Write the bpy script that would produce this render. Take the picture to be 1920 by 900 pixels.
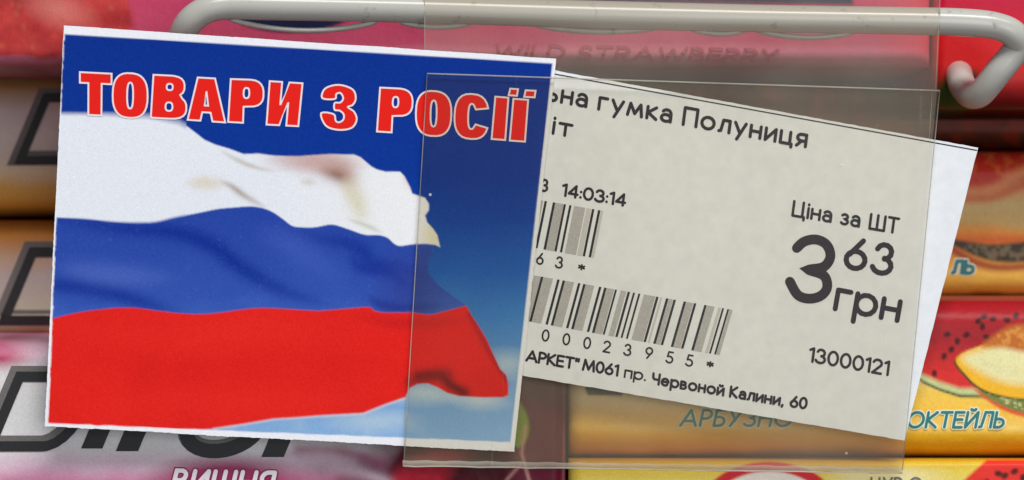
import bpy, math, random
import numpy as np
from mathutils import Vector
from mathutils.geometry import tessellate_polygon

random.seed(4); rng = np.random.default_rng(7)
for o in list(bpy.data.objects): bpy.data.objects.remove(o)
SC = bpy.context.scene
COL = SC.collection

# ------------------------------------------------------------------ camera
D = 0.40                      # metres from lens to the cards
S = 1920 / 0.14               # photograph pixels per metre on the card plane
cam = bpy.data.cameras.new('camera'); camo = bpy.data.objects.new('camera', cam); COL.objects.link(camo)
camo.location = (0, -D, 0); camo.rotation_euler = (math.pi/2, 0, 0)
cam.sensor_width = 36; cam.lens = 36*D/0.14
cam.clip_start = 0.01; cam.clip_end = 20
cam.dof.use_dof = True; cam.dof.focus_distance = D; cam.dof.aperture_fstop = 22
SC.camera = camo

# ------------------------------------------------------------------ light
w = bpy.data.worlds.new('World'); SC.world = w; w.use_nodes = True
w.node_tree.nodes['Background'].inputs[0].default_value = (0.93, 0.97, 1.0, 1)
w.node_tree.nodes['Background'].inputs[1].default_value = 0.16
def area(name, loc, target, size, sizey, power, col):
    l = bpy.data.lights.new(name, 'AREA'); l.shape = 'RECTANGLE'; l.size = size; l.size_y = sizey
    l.energy = power; l.color = col
    o = bpy.data.objects.new(name, l); COL.objects.link(o); o.location = loc
    o.rotation_euler = (Vector(target)-Vector(loc)).to_track_quat('-Z', 'Y').to_euler()
    return o
area('ceiling_tube_light', (0.30, -0.80, 1.10), (0, 0, 0), 1.2, 0.22, 19, (1.0, 0.985, 0.96))
area('front_fill_light', (0.5, -1.6, 0.1), (0, 0, 0), 0.9, 0.9, 9.2, (0.95, 0.98, 1.0))  # frontal fill added to lift the overall level, no actual fixture
SC.view_settings.view_transform = 'Standard'; SC.view_settings.look = 'None'
SC.view_settings.exposure = 0.0; SC.view_settings.gamma = 1
SC.render.engine = 'CYCLES'
SC.cycles.transparent_max_bounces = 24; SC.cycles.max_bounces = 8

# ------------------------------------------------------------------ helpers
def P(px, py, y=0.0):
    k = (D + y) / D / S
    return ((px-960)*k, y, (450-py)*k)

def lin(c):
    c = np.asarray(c, float)/255.0
    return np.where(c <= 0.04045, c/12.92, ((c+0.055)/1.055)**2.4)

def noise(X, Y, s, seed=0):
    """smooth value noise in 0..1 with feature size s"""
    r = np.random.default_rng(seed+11); T = r.random((64, 64))
    u = np.asarray(X)/s; v = np.asarray(Y)/s
    i = np.floor(u).astype(int); j = np.floor(v).astype(int)
    fu = u-i; fv = v-j; fu = fu*fu*(3-2*fu); fv = fv*fv*(3-2*fv)
    g = lambda a, b: T[a % 64, b % 64]
    return (g(i, j)*(1-fu)+g(i+1, j)*fu)*(1-fv)+(g(i, j+1)*(1-fu)+g(i+1, j+1)*fu)*fv

def fbm(X, Y, s, seed=0, n=3):
    t = 0; a = 1; m = 0
    for k in range(n):
        t = t+a*noise(X, Y, s/2**k, seed+k*3); m += a; a *= 0.55
    return t/m

class Canvas:
    """printed artwork kept as one colour per grid point (photo-pixel units)"""
    def __init__(s, X, Y, base):
        s.X = X; s.Y = Y; s.C = np.zeros(X.shape+(3,)); s.C[:] = lin(base)
    def mix(s, a, col):
        col = lin(col) if not isinstance(col, np.ndarray) else col
        a = np.clip(a, 0, 1)[..., None]; s.C = s.C*(1-a)+col*a
    def sdf(s, pts):
        X, Y = s.X, s.Y; pts = np.asarray(pts, float); n = len(pts)
        d = np.full(X.shape, 1e18); ins = np.zeros(X.shape, bool)
        for k in range(n):
            ax, ay = pts[k]; bx, by = pts[(k+1) % n]
            ex, ey = bx-ax, by-ay; L = ex*ex+ey*ey+1e-9
            t = np.clip(((X-ax)*ex+(Y-ay)*ey)/L, 0, 1)
            d = np.minimum(d, (X-ax-t*ex)**2+(Y-ay-t*ey)**2)
            c = (ay > Y) != (by > Y)
            if ey != 0: ins ^= c & (X < ex*(Y-ay)/ey+ax)
        d = np.sqrt(d); return np.where(ins, -d, d)
    def poly(s, pts, col, f=1.5, alpha=1.0):
        s.mix(alpha*np.clip(0.5-s.sdf(pts)/(2*f), 0, 1), col)
    def fold(s, pts, col, wd, alpha=1.0):
        """soft streak that swells and dies out towards both ends"""
        X, Y = s.X, s.Y; n = len(pts); best = np.zeros(X.shape)
        for k, ((ax, ay), (bx, by)) in enumerate(zip(pts[:-1], pts[1:])):
            ex, ey = bx-ax, by-ay; L = ex*ex+ey*ey+1e-9
            t = np.clip(((X-ax)*ex+(Y-ay)*ey)/L, 0, 1); u = (k+t)/(n-1)
            g = np.sin(np.pi*np.clip(u, .02, .98))**.8; w_ = wd*(.55+.6*g)
            best = np.maximum(best, g*np.exp(-((X-ax-t*ex)**2+(Y-ay-t*ey)**2)/(2*w_*w_)))
        s.mix(alpha*best, col)
    def line(s, pts, col, wd, alpha=1.0, hard=False):
        X, Y = s.X, s.Y; d = np.full(X.shape, 1e18)
        for (ax, ay), (bx, by) in zip(pts[:-1], pts[1:]):
            ex, ey = bx-ax, by-ay; L = ex*ex+ey*ey+1e-9
            t = np.clip(((X-ax)*ex+(Y-ay)*ey)/L, 0, 1)
            d = np.minimum(d, (X-ax-t*ex)**2+(Y-ay-t*ey)**2)
        a = np.clip(0.5-(np.sqrt(d)-wd)/2.5, 0, 1) if hard else np.exp(-d/(2*wd*wd))
        s.mix(alpha*a, col)
    def ell(s, cx, cy, rx, ry, col, f=0.15, alpha=1.0, rot=0):
        c, n = math.cos(math.radians(rot)), math.sin(math.radians(rot))
        x = (s.X-cx)*c+(s.Y-cy)*n; y = -(s.X-cx)*n+(s.Y-cy)*c
        r = np.sqrt((x/rx)**2+(y/ry)**2)
        s.mix(alpha*np.clip((1+f-r)/(2*f), 0, 1), col)
    def vgrad(s, stops, alpha=1.0, shift=None):
        ys = [a for a, _ in stops]; cs = np.array([lin(c) for _, c in stops])
        Yq = s.Y if shift is None else s.Y+shift
        g = np.stack([np.interp(Yq, ys, cs[:, k]) for k in range(3)], -1)
        s.C = s.C*(1-alpha)+g*alpha

def smooth(pts, n=6, closed=False):
    """Catmull-Rom through the points"""
    out = []; N = len(pts)
    rngk = range(N if closed else N-1)
    for k in rngk:
        g = (lambda q: pts[q % N]) if closed else (lambda q: pts[min(max(q, 0), N-1)])
        p0, p1, p2, p3 = [np.array(g(k+q), float) for q in (-1, 0, 1, 2)]
        for t in np.linspace(0, 1, n, endpoint=False):
            out.append(tuple(0.5*((2*p1)+(-p0+p2)*t+(2*p0-5*p1+4*p2-p3)*t*t+(-p0+3*p1-3*p2+p3)*t**3)))
    if not closed: out.append(tuple(pts[-1]))
    return out

def link(name, me, m, parent=None, label=None):
    o = bpy.data.objects.new(name, me); COL.objects.link(o)
    if m is not None: me.materials.append(m)
    if parent is not None: o.parent = parent
    if label: o['label'] = label
    return o

def mesh(name, v, f, m, parent=None, label=None, shade=False):
    me = bpy.data.meshes.new(name); me.from_pydata([tuple(p) for p in v], [], [tuple(q) for q in f]); me.update()
    if shade: me.polygons.foreach_set('use_smooth', [True]*len(me.polygons))
    return link(name, me, m, parent, label)

def empty(name, loc, label, cat, group=None):
    o = bpy.data.objects.new(name, None); COL.objects.link(o); o.location = loc
    o.empty_display_size = 0.01
    o['label'] = label; o['category'] = cat
    if group: o['group'] = group
    return o

def adopt(root):
    """keep children where they were built (world coordinates)"""
    bpy.context.view_layer.update()
    for c in root.children: c.matrix_parent_inverse = root.matrix_world.inverted()

# ------------------------------------------------------------------ materials
def new_mat(name):
    m = bpy.data.materials.new(name); m.use_nodes = True
    nt = m.node_tree; return m, nt, nt.nodes['Principled BSDF']

def mat(name, col=None, rough=0.6, spec=0.4, mottle=0.05, mscale=900, bump=0.0, bscale=1500, coat=0.0, attr=False, bdist=0.0001):
    m, nt, b = new_mat(name); N = nt.nodes; L = nt.links
    tc = N.new('ShaderNodeTexCoord')
    nz = N.new('ShaderNodeTexNoise'); nz.inputs['Scale'].default_value = mscale; nz.inputs['Detail'].default_value = 4
    L.new(tc.outputs['Object'], nz.inputs['Vector'])
    mr = N.new('ShaderNodeMapRange'); mr.inputs[1].default_value = 0.25; mr.inputs[2].default_value = 0.75
    mr.inputs[3].default_value = 1-mottle; mr.inputs[4].default_value = 1+mottle
    L.new(nz.outputs['Fac'], mr.inputs[0])
    mx = N.new('ShaderNodeMix'); mx.data_type = 'RGBA'; mx.blend_type = 'MULTIPLY'; mx.inputs[0].default_value = 1
    if attr:
        a = N.new('ShaderNodeVertexColor'); a.layer_name = 'print'; L.new(a.outputs[0], mx.inputs[6])
    else:
        mx.inputs[6].default_value = (*lin(col), 1)
    L.new(mr.outputs[0], mx.inputs[7]); L.new(mx.outputs[2], b.inputs['Base Color'])
    b.inputs['Roughness'].default_value = rough; b.inputs['Specular IOR Level'].default_value = spec
    b.inputs['Coat Weight'].default_value = coat; b.inputs['Coat Roughness'].default_value = 0.25
    if bump:
        n2 = N.new('ShaderNodeTexNoise'); n2.inputs['Scale'].default_value = bscale; n2.inputs['Detail'].default_value = 3
        L.new(tc.outputs['Object'], n2.inputs['Vector'])
        bp = N.new('ShaderNodeBump'); bp.inputs['Strength'].default_value = bump; bp.inputs['Distance'].default_value = bdist
        L.new(n2.outputs['Fac'], bp.inputs['Height']); L.new(bp.outputs[0], b.inputs['Normal'])
    return m

M_print = mat('glossy_card_print', rough=0.6, spec=0.08, mottle=0.06, mscale=5500, bump=0.15, bscale=2500, attr=True, bdist=0.00005)
M_white = mat('white_card_edge', (240, 241, 248), rough=0.7, spec=0.2, mottle=0.02, mscale=4000)
M_paper = mat('price_paper', (234, 237, 242), rough=0.75, spec=0.12, mottle=0.05, mscale=650, bump=0.12, bscale=1800, bdist=0.00005)
M_red = mat('red_ink', (236, 34, 26), rough=0.6, spec=0.08, mottle=0.06, mscale=6000)
M_outline = mat('white_outline', (240, 225, 228), rough=0.5, spec=0.25, mottle=0.08, mscale=6000)
M_ink = mat('black_ink', (42, 38, 50), rough=0.65, spec=0.2, mottle=0.35, mscale=5000)
M_grey1 = mat('fine_bars_ink', (184, 182, 182), rough=0.7, spec=0.2, mottle=0.22, mscale=7000)
M_grey2 = mat('faint_bars_ink', (206, 203, 203), rough=0.7, spec=0.2, mottle=0.15, mscale=7000)
M_pack = mat('printed_wrapper', rough=0.4, spec=0.16, mottle=0.09, mscale=3200, bump=0.7, bscale=190, attr=True, bdist=0.0004)
M_logo = mat('dark_logo_ink', (38, 38, 40), rough=0.45, spec=0.4, mottle=0.2, mscale=3000)
M_logo_edge = mat('logo_bevel_ink', (112, 108, 106), rough=0.45, spec=0.4, mottle=0.15, mscale=3000)
M_teal = mat('teal_ink', (22, 118, 122), rough=0.45, spec=0.4, mottle=0.12, mscale=3000)
M_glow = mat('pale_lettering_halo', (232, 236, 206), rough=0.45, spec=0.4, mottle=0.08, mscale=3000)
M_vwhite = mat('wrapper_white_ink', (232, 222, 228), rough=0.45, spec=0.4, mottle=0.06, mscale=3000)
M_mag = mat('magenta_ink', (128, 28, 72), rough=0.45, spec=0.4, mottle=0.1, mscale=3000)
M_pinktext = mat('dull_pink_ink', (170, 58, 84), rough=0.45, spec=0.4, mottle=0.12, mscale=3000)
M_dark = mat('dark_shelf', (34, 28, 27), rough=0.8, spec=0.2, mottle=0.3, mscale=80)

def film(name, tint, veil, veilcol=(0.8, 0.76, 0.68)):
    m, nt, b = new_mat(name); N = nt.nodes; L = nt.links; N.remove(b)
    out = [n for n in N if n.type == 'OUTPUT_MATERIAL'][0]
    tr = N.new('ShaderNodeBsdfTransparent'); tr.inputs[0].default_value = (*tint, 1)
    df = N.new('ShaderNodeBsdfDiffuse'); df.inputs[0].default_value = (*veilcol, 1)
    gl = N.new('ShaderNodeBsdfGlossy'); gl.inputs['Roughness'].default_value = 0.12
    tc = N.new('ShaderNodeTexCoord'); nz = N.new('ShaderNodeTexNoise'); nz.inputs['Scale'].default_value = 45
    nz.inputs['Detail'].default_value = 6; L.new(tc.outputs['Object'], nz.inputs['Vector'])
    mr = N.new('ShaderNodeMapRange'); mr.inputs[1].default_value = 0.3; mr.inputs[2].default_value = 0.7
    mr.inputs[3].default_value = veil*0.5; mr.inputs[4].default_value = veil*1.5; L.new(nz.outputs['Fac'], mr.inputs[0])
    # small white specks of dust and scratches on the plastic
    vo = N.new('ShaderNodeTexVoronoi'); vo.inputs['Scale'].default_value = 140; L.new(tc.outputs['Object'], vo.inputs['Vector'])
    m2 = N.new('ShaderNodeMapRange'); m2.inputs[1].default_value = 0.035; m2.inputs[2].default_value = 0.02
    m2.inputs[3].default_value = 0; m2.inputs[4].default_value = 0.6; L.new(vo.outputs['Distance'], m2.inputs[0])
    ad = N.new('ShaderNodeMath'); ad.operation = 'ADD'; ad.use_clamp = True
    L.new(mr.outputs[0], ad.inputs[0]); L.new(m2.outputs[0], ad.inputs[1])
    x1 = N.new('ShaderNodeMixShader'); L.new(ad.outputs[0], x1.inputs[0]); L.new(tr.outputs[0], x1.inputs[1]); L.new(df.outputs[0], x1.inputs[2])
    mp = N.new('ShaderNodeMapping'); mp.inputs['Rotation'].default_value = (0, 0.5, 0); mp.inputs['Scale'].default_value = (700, 20, 14); L.new(tc.outputs['Object'], mp.inputs[0])
    n3 = N.new('ShaderNodeTexNoise'); n3.inputs['Scale'].default_value = 3; n3.inputs['Detail'].default_value = 2; L.new(mp.outputs[0], n3.inputs['Vector'])
    m3 = N.new('ShaderNodeMapRange'); m3.inputs[1].default_value = 0.70; m3.inputs[2].default_value = 0.80; m3.inputs[3].default_value = 0; m3.inputs[4].default_value = 0.05
    L.new(n3.outputs['Fac'], m3.inputs[0]); a2 = N.new('ShaderNodeMath'); a2.operation = 'ADD'; a2.use_clamp = True
    L.new(ad.outputs[0], a2.inputs[0]); L.new(m3.outputs[0], a2.inputs[1]); ad = a2; L.new(ad.outputs[0], x1.inputs[0])
    fr = N.new('ShaderNodeFresnel'); fr.inputs[0].default_value = 1.12
    x2 = N.new('ShaderNodeMixShader'); L.new(fr.outputs[0], x2.inputs[0]); L.new(x1.outputs[0], x2.inputs[1]); L.new(gl.outputs[0], x2.inputs[2])
    L.new(x2.outputs[0], out.inputs['Surface'])
    return m
M_front = film('clear_front_film', (0.95, 0.936, 0.892), 0.007)
M_back = film('clear_back_film', (0.975, 0.95, 0.92), 0.062)
M_fold = film('milky_fold_plastic', (0.88, 0.86, 0.82), 0.24)
M_cut = film('bright_cut_edge', (0.85, 0.83, 0.78), 0.30, (0.85, 0.84, 0.76))

# wire coat: white plastic with grime along it
M_wire, nt, b = new_mat('white_plastic_coated_wire')
tc = nt.nodes.new('ShaderNodeTexCoord'); nz = nt.nodes.new('ShaderNodeTexNoise'); nz.inputs['Scale'].default_value = 420; nz.inputs['Detail'].default_value = 9; nz.inputs['Roughness'].default_value = 0.7
nt.links.new(tc.outputs['Object'], nz.inputs['Vector'])
cr = nt.nodes.new('ShaderNodeValToRGB'); cr.color_ramp.elements[0].position = 0.24; cr.color_ramp.elements[0].color = (*lin((120, 108, 92)), 1)
cr.color_ramp.elements[1].position = 0.40; cr.color_ramp.elements[1].color = (*lin((188, 187, 180)), 1)
nt.links.new(nz.outputs['Fac'], cr.inputs[0]); nt.links.new(cr.outputs[0], b.inputs['Base Color'])
b.inputs['Roughness'].default_value = 0.24; b.inputs['Subsurface Weight'].default_value = 0.0

# ------------------------------------------------------------------ grid meshes carrying print
def grid_mesh(name, Pos, C, m, parent=None, back=None, label=None, smoothf=True):
    """Pos (h,w,3) front points, C (h,w,3) colours; back = depth of the rear face (closed body)"""
    h, wd = Pos.shape[:2]; V = Pos.reshape(-1, 3); idx = np.arange(h*wd).reshape(h, wd)
    a = idx[:-1, :-1].ravel(); b_ = idx[:-1, 1:].ravel(); c = idx[1:, 1:].ravel(); d = idx[1:, :-1].ravel()
    F = np.stack([a, d, c, b_], -1); colr = C.reshape(-1, 3)
    nfront = len(F)
    if back is not None:
        ring = np.concatenate([idx[0, :], idx[1:, -1], idx[-1, -2::-1], idx[-2:0:-1, 0]])
        R = V[ring].copy(); R2 = R.copy(); R2[:, 1] = back
        # scale rear ring so the sides stay straight
        n0 = len(V); k = len(ring)
        V = np.concatenate([V, R, R2]); cc = colr[ring]; colr = np.concatenate([colr, cc, cc])
        i = np.arange(k); j = (i+1) % k
        F = np.concatenate([F, np.stack([n0+i, n0+j, n0+k+j, n0+k+i], -1)])
    me = bpy.data.meshes.new(name)
    extra = 0 if back is None else 1
    nv = len(V); nf = len(F)
    me.vertices.add(nv); me.vertices.foreach_set('co', V.astype(np.float32).ravel())
    loops = F.ravel(); starts = np.arange(nf)*4
    if extra:
        loops = np.concatenate([loops, np.arange(n0+k, n0+2*k)]); starts = np.append(starts, nf*4)
    me.loops.add(len(loops)); me.loops.foreach_set('vertex_index', loops.astype(np.int32))
    me.polygons.add(len(starts)); me.polygons.foreach_set('loop_start', starts.astype(np.int32))
    sm = np.zeros(len(starts), bool); sm[:nfront] = smoothf; me.polygons.foreach_set('use_smooth', sm)
    ca = me.color_attributes.new('print', 'FLOAT_COLOR', 'POINT')
    ca.data.foreach_set('color', np.concatenate([np.clip(colr, 0, 1), np.ones((nv, 1))], 1).astype(np.float32).ravel())
    me.update(calc_edges=True); me.validate()
    return link(name, me, m, parent, label)

def quad_grid(q, step):
    """q = TL,TR,BR,BL in photo pixels"""
    q = np.array(q, float)
    wl = max(np.linalg.norm(q[1]-q[0]), np.linalg.norm(q[2]-q[3])); hl = max(np.linalg.norm(q[3]-q[0]), np.linalg.norm(q[2]-q[1]))
    u = np.linspace(0, 1, int(wl/step)+2)[None, :, None]; v = np.linspace(0, 1, int(hl/step)+2)[:, None, None]
    g = (q[0]*(1-u)+q[1]*u)*(1-v)+(q[3]*(1-u)+q[2]*u)*v
    return g[..., 0], g[..., 1]

def P_arr(X, Y, y):
    k = (D+y)/D/S
    return np.stack([(X-960)*k, y+0*X, (450-Y)*k], -1)

# ------------------------------------------------------------------ stroke lettering
def A(cx, cy, rx, ry, a0, a1, n=14):
    return [(cx+rx*math.cos(math.radians(t)), cy+ry*math.sin(math.radians(t))) for t in np.linspace(a0, a1, n)]
xh = .68
def lowdot(x): return [(x, .9), (x, .94)]
G = {
 'ь': (.42, [[(0, xh), (0, 0), (.2, 0)]+A(.22, .2, .2, .2, -90, 90, 9)+[(0, .4)]]),
 'н': (.46, [[(0, 0), (0, xh)], [(.46, 0), (.46, xh)], [(0, .36), (.46, .36)]]),
 'а': (.44, [A(.23, .46, .2, .22, 150, 20, 7)+[(.44, .42), (.44, 0)], A(.22, .2, .22, .2, 0, 360)]),
 'г': (.36, [[(0, 0), (0, xh), (.36, xh)]]),
 'у': (.5, [[(0, xh), (.27, .06)], [(.5, xh), (.14, -.28)]]),
 'м': (.66, [[(0, 0), (.09, xh), (.33, .12), (.57, xh), (.66, 0)]]),
 'к': (.42, [[(0, 0), (0, xh)], [(.4, xh), (.03, .34), (.43, 0)]]),
 'П': (.6, [[(0, 0), (0, 1), (.6, 1), (.6, 0)]]),
 'п': (.46, [[(0, 0), (0, xh), (.46, xh), (.46, 0)]]),
 'о': (.58, [A(.29, .34, .29, .34, 0, 360)]),
 'л': (.48, [[(0, .02), (.09, .06), (.17, xh), (.48, xh), (.48, 0)]]),
 'и': (.46, [[(0, xh), (0, 0), (.46, xh), (.46, 0)]]),
 'й': (.46, [[(0, xh), (0, 0), (.46, xh), (.46, 0)], A(.23, .98, .12, .12, 200, 340, 6)]),
 'ц': (.52, [[(0, xh), (0, 0), (.52, 0), (.52, -.17)], [(.44, xh), (.44, 0)]]),
 'я': (.42, [[(.42, 0), (.42, xh), (.2, xh)]+A(.2, .49, .19, .19, 90, 270, 8)+[(.42, .3)], [(.22, .3), (0, 0)]]),
 'і': (.0, [[(0, 0), (0, xh)], lowdot(0)]),
 'т': (.44, [[(.22, 0), (.22, xh)], [(0, xh), (.44, xh)]]),
 'з': (.36, [A(.16, .52, .17, .16, 150, -80, 8)+A(.16, .18, .2, .18, 80, -150, 9)]),
 'р': (.56, [[(0, -.32), (0, xh)], A(.28, .34, .28, .34, 0, 360)]),
 'е': (.54, [[(.02, .36), (.52, .36)]+A(.27, .34, .26, .33, 5, 320, 14)]),
 'в': (.42, [[(0, 0), (0, xh), (.18, xh)]+A(.2, .52, .15, .15, 80, -80, 7)+[(.02, .37)], A(.2, .185, .2, .185, 90, -90, 8)+[(0, 0)]]),
 'Ц': (.66, [[(0, 1), (0, 0), (.66, 0), (.66, -.2)], [(.56, 1), (.56, 0)]]),
 'Ш': (.84, [[(0, 1), (0, 0), (.84, 0), (.84, 1)], [(.42, 1), (.42, 0)]]),
 'Т': (.56, [[(.28, 0), (.28, 1)], [(0, 1), (.56, 1)]]),
 'А': (.74, [[(0, 0), (.37, 1), (.74, 0)], [(.13, .3), (.61, .3)]]),
 'Р': (.46, [[(0, 0), (0, 1), (.2, 1)]+A(.2, .73, .26, .27, 90, -90, 9)+[(0, .46)]]),
 'К': (.52, [[(0, 0), (0, 1)], [(.48, 1), (.03, .5), (.52, 0)]]),
 'Е': (.44, [[(.44, 1), (0, 1), (0, 0), (.44, 0)], [(0, .52), (.4, .52)]]),
 'М': (.86, [[(0, 0), (.1, 1), (.43, .1), (.76, 1), (.86, 0)]]),
 'Ч': (.5, [[(0, 1), (.02, .6), (.12, .45), (.5, .45)], [(.5, 1), (.5, 0)]]),
 'У': (.56, [[(0, 1), (.3, .36)], [(.56, 1), (.1, 0)]]),
 'Б': (.48, [[(.44, 1), (0, 1), (0, 0), (.2, 0)]+A(.22, .28, .25, .28, -90, 90, 9)+[(0, .56)]]),
 'З': (.5, [A(.23, .75, .22, .25, 150, -85, 9)+A(.23, .26, .27, .26, 85, -150, 9)]),
 'Н': (.56, [[(0, 0), (0, 1)], [(.56, 0), (.56, 1)], [(0, .52), (.56, .52)]]),
 'О': (.8, [A(.4, .5, .4, .5, 0, 360, 20)]),
 'Д': (.7, [[(0, -.15), (0, 0), (.7, 0), (.7, -.15)], [(.1, 0), (.24, 1), (.6, 1), (.6, 0)]]),
 'И': (.56, [[(0, 1), (0, 0), (.56, 1), (.56, 0)]]),
 'Й': (.56, [[(0, 1), (0, 0), (.56, 1), (.56, 0)], A(.28, 1.24, .13, .1, 200, 340, 6)]),
 'Л': (.6, [[(0, .02), (.1, .06), (.2, 1), (.6, 1), (.6, 0)]]),
 'Ь': (.46, [[(0, 1), (0, 0), (.2, 0)]+A(.2, .28, .26, .28, -90, 90, 9)+[(0, .56)]]),
 'В': (.48, [[(0, 0), (0, 1), (.2, 1)]+A(.22, .77, .2, .23, 80, -80, 7)+[(.02, .54)], A(.22, .27, .26, .27, 90, -90, 9)+[(0, 0)]]),
 'Я': (.48, [[(.48, 0), (.48, 1), (.24, 1)]+A(.24, .73, .24, .27, 90, 270, 9)+[(.48, .46)], [(.26, .46), (0, 0)]]),
 'W': (1.0, [[(0, 1), (.25, 0), (.5, .9), (.75, 0), (1.0, 1)]]), 'I': (.0, [[(0, 0), (0, 1)]]), 'L': (.4, [[(0, 1), (0, 0), (.4, 0)]]),
 'D': (.6, [[(0, 0), (0, 1), (.2, 1)]+A(.2, .5, .4, .5, 90, -90, 11)+[(0, 0)]]),
 'S': (.44, [A(.22, .76, .2, .24, 20, 270, 9)+A(.22, .26, .22, .26, 90, -160, 9)]), 'R': (.48, [[(0, 0), (0, 1), (.2, 1)]+A(.2, .73, .26, .27, 90, -90, 9)+[(0, .46)], [(.2, .46), (.48, 0)]]),
 'B': (.48, [[(0, 0), (0, 1), (.2, 1)]+A(.22, .77, .2, .23, 80, -80, 7)+[(.02, .54)], A(.22, .27, .26, .27, 90, -90, 9)+[(0, 0)]]),
 'Y': (.56, [[(0, 1), (.28, .48), (.28, 0)], [(.56, 1), (.28, .48)]]),
 'i': (.0, [[(0, 0), (0, .66)], [(0, .94), (0, 1.0)]]), 'r': (.3, [[(0, 0), (0, .66)], A(.3, .38, .28, .28, 170, 90, 5)]), 'o': (.62, [A(.31, .35, .31, .35, 0, 360, 20)]), 'l': (.0, [[(0, 0), (0, 1)]]),
 '0': (.54, [A(.27, .5, .27, .5, 0, 360, 20)]),
 '1': (.2, [[(0, .86), (.2, 1), (.2, 0)]]),
 '2': (.5, [A(.25, .73, .24, .27, 165, -25, 9)+[(0, 0), (.5, 0)]]),
 '3': (.5, [A(.24, .75, .21, .25, 165, -80, 9)+A(.23, .27, .27, .27, 80, -160, 10)]),
 '4': (.54, [[(.42, 0), (.42, 1), (0, .27), (.54, .27)]]),
 '5': (.48, [[(.44, 1), (.12, 1), (.06, .56)]+A(.21, .3, .26, .3, 95, -150, 11)]),
 '6': (.54, [[(.4, 1), (.08, .46)], A(.27, .3, .27, .3, 0, 360, 16)]),
 '9': (.54, [[(.14, 0), (.46, .54)], A(.27, .7, .27, .3, 0, 360, 16)]),
 '*': (.4, [[(.2, .2), (.2, .62)], [(.02, .31), (.38, .52)], [(.02, .52), (.38, .31)]]),
 ':': (.0, [[(0, .08), (0, .1)], [(0, .56), (0, .58)]]), '.': (.0, [[(0, .0), (0, .03)]]), ',': (.04, [[(.04, .04), (0, -.14)]]),
 '"': (.18, [[(0, 1), (0, .76)], [(.18, 1), (.18, .76)]]), '-': (.3, [[(0, .45), (.3, .45)]]),
}

for _a, _b in (('T', 'Т'), ('A', 'А'), ('E', 'Е')): G[_a] = G[_b]

class Ink:
    def __init__(s): s.v = []; s.f = []
    def ribbon(s, pts, wd, y, caps=True, closed=False, depth=None):
        pts = [np.array(p, float) for p in pts]
        if not closed:
            for k in range(1, len(pts)-1):
                a, c = pts[k]-pts[k-1], pts[k+1]-pts[k]
                if np.linalg.norm(a) > .05*wd and np.linalg.norm(c) > .05*wd and np.dot(a, c)/np.linalg.norm(a)/np.linalg.norm(c) < .15:
                    s.ribbon(pts[:k+1], wd, y, caps, False, depth); s.ribbon(pts[k:], wd, y-6e-6, caps, False, depth); return
        q = [pts[0]]
        for p in pts[1:]:
            if np.linalg.norm(p-q[-1]) > wd*0.04: q.append(p)
        if not closed and np.linalg.norm(q[0]-q[-1]) < wd*0.3 and len(q) > 5: closed = True
        if closed and np.linalg.norm(q[0]-q[-1]) < wd*0.3: q.pop()
        n = len(q); h = wd/2
        if n < 2: q.append(q[0]+np.array([0, .01])); n = 2
        L = []; R = []
        for i in range(n):
            a = q[(i-1) % n] if (closed or i > 0) else None
            c = q[(i+1) % n] if (closed or i < n-1) else None
            t1 = (q[i]-a)/np.linalg.norm(q[i]-a) if a is not None else None
            t2 = (c-q[i])/np.linalg.norm(c-q[i]) if c is not None else None
            if t1 is None: t1 = t2
            if t2 is None: t2 = t1
            n1 = np.array([-t1[1], t1[0]]); n2 = np.array([-t2[1], t2[0]]); m = n1+n2
            mm = np.dot(m, m)
            m = m*2/mm if mm > .35 else n1*1.0
            if np.linalg.norm(m) > 1.9: m = m/np.linalg.norm(m)*1.9
            L.append(q[i]+m*h); R.append(q[i]-m*h)
        b0 = len(s.v); dep = depth or (lambda x, z: 0)
        def put(p): s.v.append(P(p[0], p[1], y-(len(s.v)-b0)*4e-8+dep(p[0], p[1]))); return len(s.v)-1
        li = [put(p) for p in L]; ri = [put(p) for p in R]
        for i in range(n-1 if not closed else n):
            j = (i+1) % n; s.f.append((li[i], li[j], ri[j], ri[i]))
        if caps and not closed:
            for e, d, a, c in ((q[0], q[0]-q[1], li[0], ri[0]), (q[-1], q[-1]-q[-2], ri[-1], li[-1])):
                d = d/np.linalg.norm(d); nn = np.array([-d[1], d[0]]); ids = []
                # from a through the tip to c
                st = (np.array(L[0] if a == li[0] else R[-1])-e); sg = 1 if np.dot(st, nn) > 0 else -1
                for t in (36, 72, 108, 144):
                    r = math.radians(t); ids.append(put(e+(nn*sg*math.cos(r)+d*math.sin(r))*h))
                s.f.append(tuple([a]+ids+[c]))
    def build(s, name, m, parent=None, label=None): return mesh(name, s.v, s.f, m, parent, label)

def text_strokes(txt, p0, p1, cap, gap=.22, space=.38, lean=0.0, up=None):
    """lay a line of stroke glyphs from p0 (left baseline) to p1 (right end of baseline)"""
    p0 = np.array(p0, float); p1 = np.array(p1, float); Lr = np.linalg.norm(p1-p0); ex = (p1-p0)/Lr
    ey = np.array([ex[1], -ex[0]]) if up is None else np.array(up, float)
    wd = 0; pos = []
    for i, ch in enumerate(txt):
        if ch == ' ': wd += space; continue
        pos.append((ch, wd)); wd += G[ch][0]+gap
    wd -= gap; k = Lr/cap/wd
    out = []
    for ch, x in pos:
        for st in G[ch][1]:
            out.append([tuple(p0+ex*((x+a+lean*b/k)*k*cap)+ey*(b*cap)) for a, b in st])
    return out

def write(name, txt, p0, p1, cap, wd, m, y, parent, halo=None, halow=0, **k):
    st = text_strokes(txt, p0, p1, cap, **k)
    if halo is not None:
        I = Ink()
        for i, q in enumerate(st): I.ribbon(q, wd+halow, y+0.00004-i*1e-6)
        I.build('lettering_halo', halo, parent)
    I = Ink()
    for i, q in enumerate(st): I.ribbon(q, wd*1.16, y-i*1e-6)
    return I.build(name, m, parent)

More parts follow.
